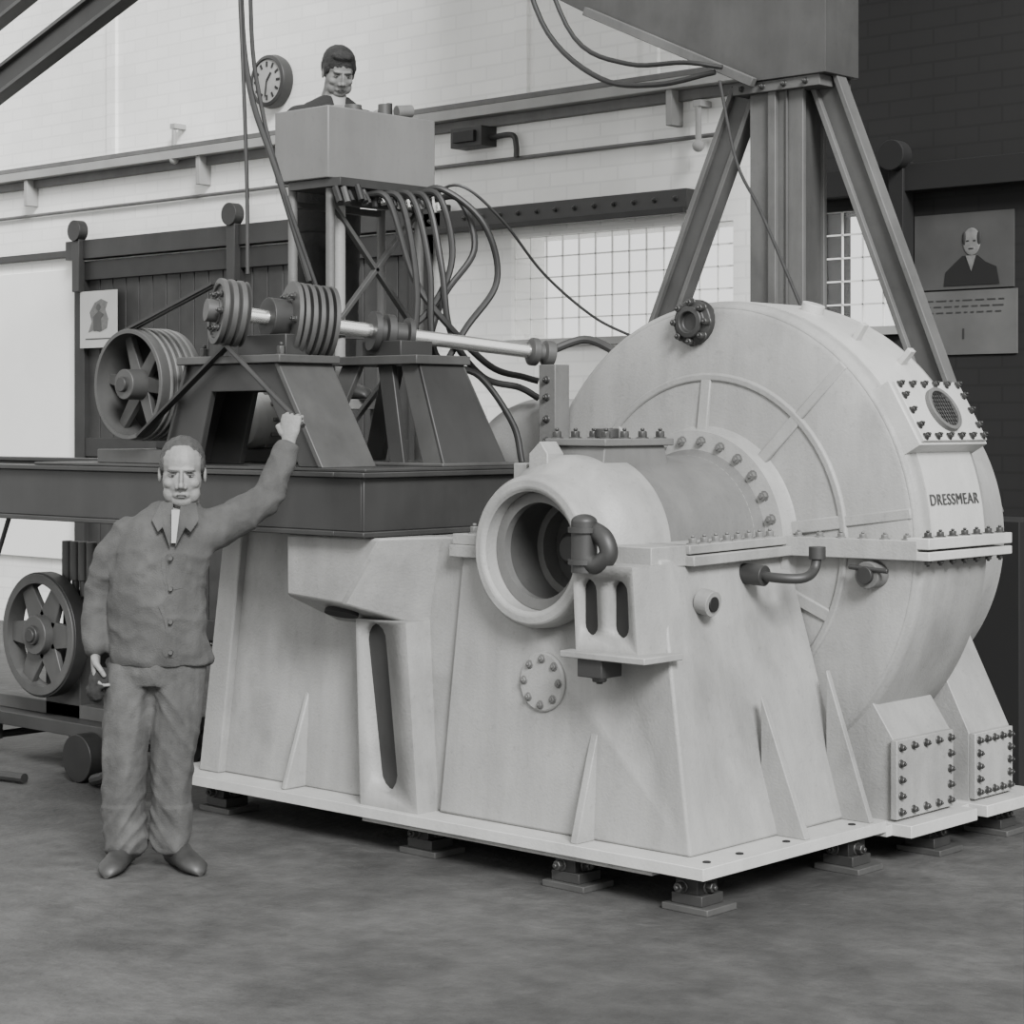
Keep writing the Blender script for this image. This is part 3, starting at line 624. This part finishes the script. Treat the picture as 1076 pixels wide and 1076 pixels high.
# ================================================================= PEOPLE
class Fig:
    def __init__(s,name,base,yaw_dir):
        s.o=V(base); f=V(yaw_dir).normalized(); s.a=f; s.u=V((f.y,-f.x,0)); s.e=empty(name)
    def L(s,u,a,z): return s.o+s.u*u+s.a*a+V((0,0,z))
    def d(s,u,a,z): return s.u*u+s.a*a+V((0,0,z))
    def loc(s,p): q=p-s.o; return q.dot(s.u),q.dot(s.a),q.z
def loft(b,rings,m,seg=22):
    R=[]
    for c,A,C in rings: R.append([b.bm.verts.new(c+A*math.cos(2*math.pi*k/seg)+C*math.sin(2*math.pi*k/seg)) for k in range(seg)])
    for j in range(len(R)-1):
        for k in range(seg): b.f([R[j][k],R[j][(k+1)%seg],R[j+1][(k+1)%seg],R[j+1][k]],m)
    b.f(R[0][::-1],m); b.f(R[-1],m)
def limb(b,pts,m,seg=16):
    P=[V(p[0]) for p in pts]; r=[p[1] for p in pts]; rings=[]; up=None; n=len(P)
    for i in range(n):
        t=(P[min(i+1,n-1)]-P[max(i-1,0)]).normalized()
        if up is None: _,a,_x=frame(t)
        else: a=(up-t*up.dot(t)).normalized()
        up=a; c=t.cross(a)
        if i==0: rings.append((P[0]-t*r[0]*.8,a*r[0]*.35,c*r[0]*.35)); rings.append((P[0]-t*r[0]*.45,a*r[0]*.85,c*r[0]*.85))
        rings.append((P[i],a*r[i],c*r[i]))
        if i==n-1: rings.append((P[i]+t*r[i]*.45,a*r[i]*.85,c*r[i]*.85)); rings.append((P[i]+t*r[i]*.8,a*r[i]*.35,c*r[i]*.35))
    loft(b,rings,m,seg)
def hand(F,name,wrist,fdir,pdir,side,curl,m=SKIN,sc=1.0,spread=.0):
    w=V(wrist); f=V(fdir).normalized(); p=V(pdir); p=(p-f*p.dot(f)).normalized(); s_=f.cross(p)
    if s_.dot(V(side))<0: s_=-s_
    b=B()
    rings=[(w-f*.03*sc,s_*.026*sc,p*.021*sc),(w,s_*.029*sc,p*.019*sc),(w+f*.03*sc,s_*.038*sc,p*.018*sc),(w+f*.07*sc,s_*.043*sc,p*.015*sc),(w+f*.092*sc,s_*.040*sc,p*.011*sc)]
    loft(b,rings,m,16)
    for i,(off,l) in enumerate(((.031,.072),(.010,.08),(-.011,.075),(-.031,.058))):
        q=w+f*.082*sc+s_*off*sc; ang=0; pts=[(q-f*.015*sc,.0092*sc)]; cur=q
        pts.append((q,.0095*sc))
        for k,fr in enumerate((.45,.32,.23)):
            ang+=math.radians(curl*(.8,1.1,.8)[k]+i*2)
            dr=f*math.cos(ang)+p*math.sin(ang); cur=cur+dr*l*fr*1.05*sc; pts.append((cur,(.0088,.0082,.007)[k]*sc))
        limb(b,pts,m,10)
    q=w+f*.02*sc+s_*.028*sc; c=min(1,curl/80)
    d1=(f*.75+s_*.75+p*.25).normalized(); d2=(f*(.9-.3*c)+s_*(.3-.6*c)+p*(.2+.9*c)).normalized(); d3=(f*(.9-.3*c)+s_*(-.7*c)+p*(.2+.6*c)).normalized()
    limb(b,[(q,.016*sc),(q+d1*.035*sc,.0125*sc),(q+d1*.035*sc+d2*.03*sc,.0105*sc),(q+d1*.035*sc+d2*.03*sc+d3*.024*sc,.009*sc)],m,10)
    b.emit(name,F.e,0,remesh=.0035,smooth_it=2)
def head(F,c,fwd,up,hairm,bald,sc=1.0):
    c=V(c); f=V(fwd).normalized(); u=V(up); u=(u-f*u.dot(f)).normalized(); r=f.cross(u)
    R=Matrix((r,f,u)).transposed()
    W=lambda x,y,z:c+(r*x+f*y+u*z)*sc
    def E(b,x,y,z,rx,ry,rz,m,rot=None):
        RR=R@(rot or Matrix.Identity(3)); b.ell(W(x,y,z),(rx*sc,ry*sc,rz*sc),m,RR,20)
    b=B()
    E(b,0,-.012,.038,.076,.096,.084,SKIN); E(b,0,.022,-.02,.068,.066,.082,SKIN); E(b,0,.045,-.085,.038,.036,.028,SKIN); E(b,0,.012,-.07,.064,.060,.042,SKIN)
    E(b,0,.072,.027,.048,.016,.010,SKIN)
    for s_ in (-1,1):
        E(b,.038*s_,.056,-.024,.024,.024,.022,SKIN); E(b,.078*s_,-.005,-.005,.007,.017,.029,SKIN); E(b,.013*s_,.09,-.034,.009,.011,.008,SKIN); E(b,.038*s_,.046,-.06,.026,.026,.034,SKIN)
    E(b,0,.096,-.027,.011,.020,.012,SKIN); E(b,0,.090,-.005,.008,.016,.030,SKIN,Matrix.Rotation(.3,3,'X')); E(b,0,.070,-.062,.030,.018,.018,SKIN)
    limb(b,[(W(0,-.02,-.03),.058*sc),(W(0,-.03,-.10),.058*sc),(W(0,-.04,-.15),.064*sc)],SKIN)
    b.emit('head',F.e,0,remesh=.0035,smooth_it=5)
    b=B()
    for s_ in (-1,1): E(b,.030*s_,.0745,.005,.0125,.009,.0055,EYEW)
    b.emit('eyes',F.e,0)
    b=B()
    for s_ in (-1,1):
        E(b,.030*s_,.0815,.005,.0048,.004,.0045,INK)
        E(b,.032*s_,.0835,.021,.019,.006,.0035,hairm,Matrix.Rotation(-.12*s_,3,'Y')); E(b,.030*s_,.0795,.0105,.0145,.006,.0022,LIP)
    E(b,0,.0875,-.064,.020,.004,.0016,INK); E(b,0,.0865,-.0675,.015,.005,.0035,LIP); E(b,0,.0855,-.0605,.016,.005,.0025,LIP)
    b.emit('brows_and_lips',F.e,0)
    b=B()
    if bald:
        E(b,0,-.024,.049,.079,.094,.082,hairm); E(b,0,-.045,.015,.079,.07,.075,hairm)
        for s_ in (-1,1): E(b,.066*s_,.004,.034,.014,.034,.032,hairm)
    else:
        E(b,0,-.018,.055,.084,.10,.083,hairm); E(b,0,-.045,.02,.083,.075,.08,hairm); E(b,0,.045,.10,.06,.04,.025,hairm)
        for s_ in (-1,1): E(b,.068*s_,.01,.03,.016,.035,.035,hairm)
    b.emit('hair',F.e,0,remesh=.005,smooth_it=2,disp=.006,dscale=.02)
    return W
def shoe(F,b,heel,dirv,m=LEATH,sc=1.):
    h=V(heel); d=V(dirv).normalized(); s_=d.cross(V((0,0,1))); z=V((0,0,1)); rings=[]
    for t,w,hh in ((-.01,.014,.02),(.0,.036,.05),(.04,.042,.062),(.09,.044,.060),(.14,.049,.044),(.2,.054,.035),(.25,.048,.030),(.28,.030,.020),(.29,.012,.01)):
        rings.append((h+d*t*sc+z*(hh+.002),s_*w,z*hh))
    loft(b,rings,m,16)
def patch(F,name,u0,u1,z0,z1,a,target,nu=8,nz=8,m=CLOTH):
    b=B(); g=[[b.bm.verts.new(F.L(u0+(u1-u0)*i/nu,a,z0+(z1-z0)*j/nz)) for i in range(nu+1)] for j in range(nz+1)]
    for j in range(nz):
        for i in range(nu): b.f([g[j][i],g[j][i+1],g[j+1][i+1],g[j+1][i]],m)
    return b.emit(name,F.e,0,wrap=target,wo=.002)
def ridge(p):
    return 1-min(1,abs(noise.noise(p))*2.6)
# ---- workman standing at front
F=Fig('standing_workman',(-6.61,5.06,0),(-.677,.736,0)); L=F.L; Z=V((0,0,1))
def tring(u,a,z,hw,hd): return (L(u,a,z),F.u*hw,F.a*hd)
def foldj(p):
    u,a,z=F.loc(p); th=math.atan2(a,u-.05)
    k=ridge(V((u*3.5+z*2.2,a*3+2.1,z*7-u*5)))*.009
    k+=ridge(V((u*7-z*5,a*6,z*13+u*6+3)))*.005
    if z<.98: k+=.004*math.sin(th*9+z*8)*(1-(z-.8)/.18)
    return k-.006+.002*noise.noise(V((u*30,a*30,z*30)))
def foldt(p):
    u,a,z=F.loc(p); side=1 if u>0 else -1; uu=u-side*.1
    w=1.0 if z<.26 else .5
    k=ridge(V((u*3.0,a*3.0+5,z*10+side*uu*14)))*.012*w
    k+=ridge(V((u*9+4,a*8,z*3)))*.009
    return k-.008+.002*noise.noise(V((u*30,a*30,z*30)))
b=B()
loft(b,[tring(.035,.0,.815,.205,.140),tring(.03,0,.86,.210,.150),tring(.02,-.01,.97,.196,.148),tring(.02,-.015,1.1,.190,.145),tring(.035,-.01,1.22,.196,.138),tring(.055,.0,1.32,.203,.125),tring(.07,.0,1.385,.182,.106),tring(.085,.01,1.43,.13,.085),tring(.1,.01,1.468,.075,.07)],CLOTH)
limb(b,[(L(-.085,.01,1.335),.083),(L(-.16,.02,1.25),.076),(L(-.214,.04,1.10),.066),(L(-.224,.02,1.0),.062),(L(-.218,-.03,.89),.054)],CLOTH)
limb(b,[(L(.19,.01,1.34),.09),(L(.31,.10,1.39),.078),(L(.43,.20,1.465),.070),(L(.475,.25,1.58),.060),(L(.505,.28,1.675),.048)],CLOTH)
jk=b.emit('jacket',F.e,0,remesh=.007,smooth_it=9,fold=foldj)
b=B()
loft(b,[tring(.02,.0,.98,.175,.12),tring(.02,0,.88,.19,.135),tring(.02,0,.79,.188,.138),tring(.02,0,.74,.15,.12)],CLOTH2)
limb(b,[(L(-.07,0,.80),.112),(L(-.10,-.01,.62),.103),(L(-.11,-.02,.46),.092),(L(-.115,.0,.28),.087),(L(-.113,.01,.19),.086),(L(-.11,.01,.10),.086)],CLOTH2)
limb(b,[(L(.10,0,.80),.112),(L(.105,-.02,.62),.101),(L(.09,-.03,.47),.091),(L(.08,-.01,.28),.085),(L(.073,.01,.19),.084),(L(.068,.01,.11),.083)],CLOTH2)
b.emit('trousers',F.e,0,remesh=.007,smooth_it=7,fold=foldt)
b=B(); shoe(F,b,L(-.11,.08,0),F.d(-.12,-1,0)); shoe(F,b,L(.06,.08,0),F.d(.55,-.85,0)); b.emit('shoes',F.e,0)
b=B(); limb(b,[(L(.112,-.05,1.34),.055),(L(.115,-.01,1.44),.068)],SHIRT); b.emit('shirt',F.e,0,remesh=.007,smooth_it=2)
b=B()
for pp in ([(.10,-.085,1.485),(.045,-.06,1.47),(.015,-.105,1.40),(.045,-.132,1.35),(.065,-.138,1.37),(.095,-.147,1.29)],[(.13,-.085,1.485),(.185,-.06,1.47),(.205,-.105,1.40),(.175,-.132,1.35),(.155,-.138,1.37),(.115,-.147,1.29)]):
    b.prism([L(*q) for q in pp],F.d(0,-.008,0),CLOTH)
b.emit('collar',F.e,.004)
b=B(); b.prism([L(.10,-.135,1.44),L(.132,-.135,1.44),L(.118,-.146,1.31),L(.100,-.146,1.31)],F.d(0,-.004,0),SHIRT); b.emit('shirt_front',F.e,0)
patch(F,'breast_pocket',.13,.22,1.14,1.25,-.30,jk); patch(F,'side_pocket',.09,.21,.85,.96,-.30,jk); patch(F,'button_placket',.085,.112,.83,1.29,-.30,jk,2,40)
b=B()
for z in (1.25,1.13,1.0,.88): b.cyl(L(.10,-.12,z),L(.10,-.168,z),.008,MIDP,seg=12)
b.emit('buttons',F.e,0)
head(F,L(.125,-.035,1.58),F.d(.12,-1,-.14),(0.02,0,1),HAIR,True,1.14)
hand(F,'hand_right',L(-.22,-.04,.865),F.d(.02,-.15,-1),F.d(1,.1,0),F.d(0,-1,0),34,sc=1.05)
b=B(); b.ell(L(-.2,-.06,.765),(.045,.04,.05),DCLOTH); b.ell(L(-.215,-.07,.72),(.035,.03,.05),DCLOTH); b.emit('oily_rag',F.e,0,remesh=.007,smooth_it=1,disp=.03,dscale=.03)
hand(F,'hand_left',L(.515,.29,1.715),F.d(.12,.05,1),F.d(.3,1,0),F.d(-1,.2,0),82,sc=1.1)
b=B(); hp=L(.53,.335,1.805); b.cyl(hp+V((.07,-.01,-.035)),V((-6.93,5.70,2.12)),.011,DARKP,seg=12)
b.emit('rod',empty('control_lever'),0)
# ---- operator on platform
F=Fig('cabinet_operator',(-7.60,6.90,PZ),(-.9,.3,0)); L=F.L
b=B()
loft(b,[tring(0,.0,.82,.18,.125),tring(0,0,.97,.175,.12),tring(0,-.02,1.14,.185,.12),tring(0,-.04,1.29,.205,.12),tring(0,-.06,1.41,.20,.105),tring(0,-.07,1.465,.14,.085),tring(0,-.08,1.50,.075,.065)],DCLOTH)
for s_ in (-1,1): limb(b,[(L(.165*s_,-.05,1.39),.075),(L(.225*s_,-.09,1.26),.062),(L(.24*s_,-.16,1.20),.056),(L(.20*s_,-.3,1.33),.046),(L(.15*s_,-.37,1.385),.038)],DCLOTH)
b.emit('jacket',F.e,0,remesh=.009,smooth_it=4,disp=.012,dscale=.08)
b=B()
loft(b,[tring(0,.0,.98,.165,.11),tring(0,0,.88,.175,.12),tring(0,0,.78,.17,.12),tring(0,0,.74,.13,.1)],DCLOTH)
for s_ in (-1,1): limb(b,[(L(.085*s_,0,.80),.092),(L(.09*s_,-.01,.47),.070),(L(.09*s_,.01,.1),.062)],DCLOTH)
b.emit('trousers',F.e,0,remesh=.011,smooth_it=3,disp=.015,dscale=.08)
b=B(); shoe(F,b,L(-.09,.06,0),F.d(-.1,-1,0)); shoe(F,b,L(.09,.06,0),F.d(.1,-1,0)); b.emit('shoes',F.e,0)
b=B(); limb(b,[(L(0,-.12,1.42),.05),(L(0,-.10,1.50),.056)],SHIRT); b.emit('shirt',F.e,0,remesh=.007,smooth_it=2)
head(F,L(0,-.14,1.61),F.d(-.15,-1,-.5),(0,0,1),HAIRD,False,.98)
hand(F,'hand_right',L(-.13,-.385,1.39),F.d(.25,-1,-.05),F.d(0,0,-1),F.d(1,0,0),30)
hand(F,'hand_left',L(.13,-.385,1.39),F.d(-.25,-1,-.05),F.d(0,0,-1),F.d(-1,0,0),30)
# ================================================================= LIGHT + CAMERA
w=bpy.data.worlds.new('daylight'); S.world=w; w.use_nodes=True; bg=w.node_tree.nodes['Background']; bg.inputs[0].default_value=(1,1,.985,1); bg.inputs[1].default_value=1.5
def sun(name,frm,st,ang):
    l=bpy.data.lights.new(name,'SUN'); l.energy=st; l.angle=math.radians(ang); o=bpy.data.objects.new(name,l); COL.objects.link(o)
    o.rotation_euler=V(frm).to_track_quat('Z','Y').to_euler(); return o
sun('skylight_sun',(1.25,-.75,.95),6.5,18)
cd=bpy.data.cameras.new('camera'); cam=bpy.data.objects.new('camera',cd); COL.objects.link(cam); S.camera=cam
cam.location=(0,0,1.78); cam.rotation_euler=(math.radians(90),0,math.radians(42.6)); cd.sensor_width=36; cd.lens=36*2150/1076; cd.shift_y=-.0864; cd.clip_end=200
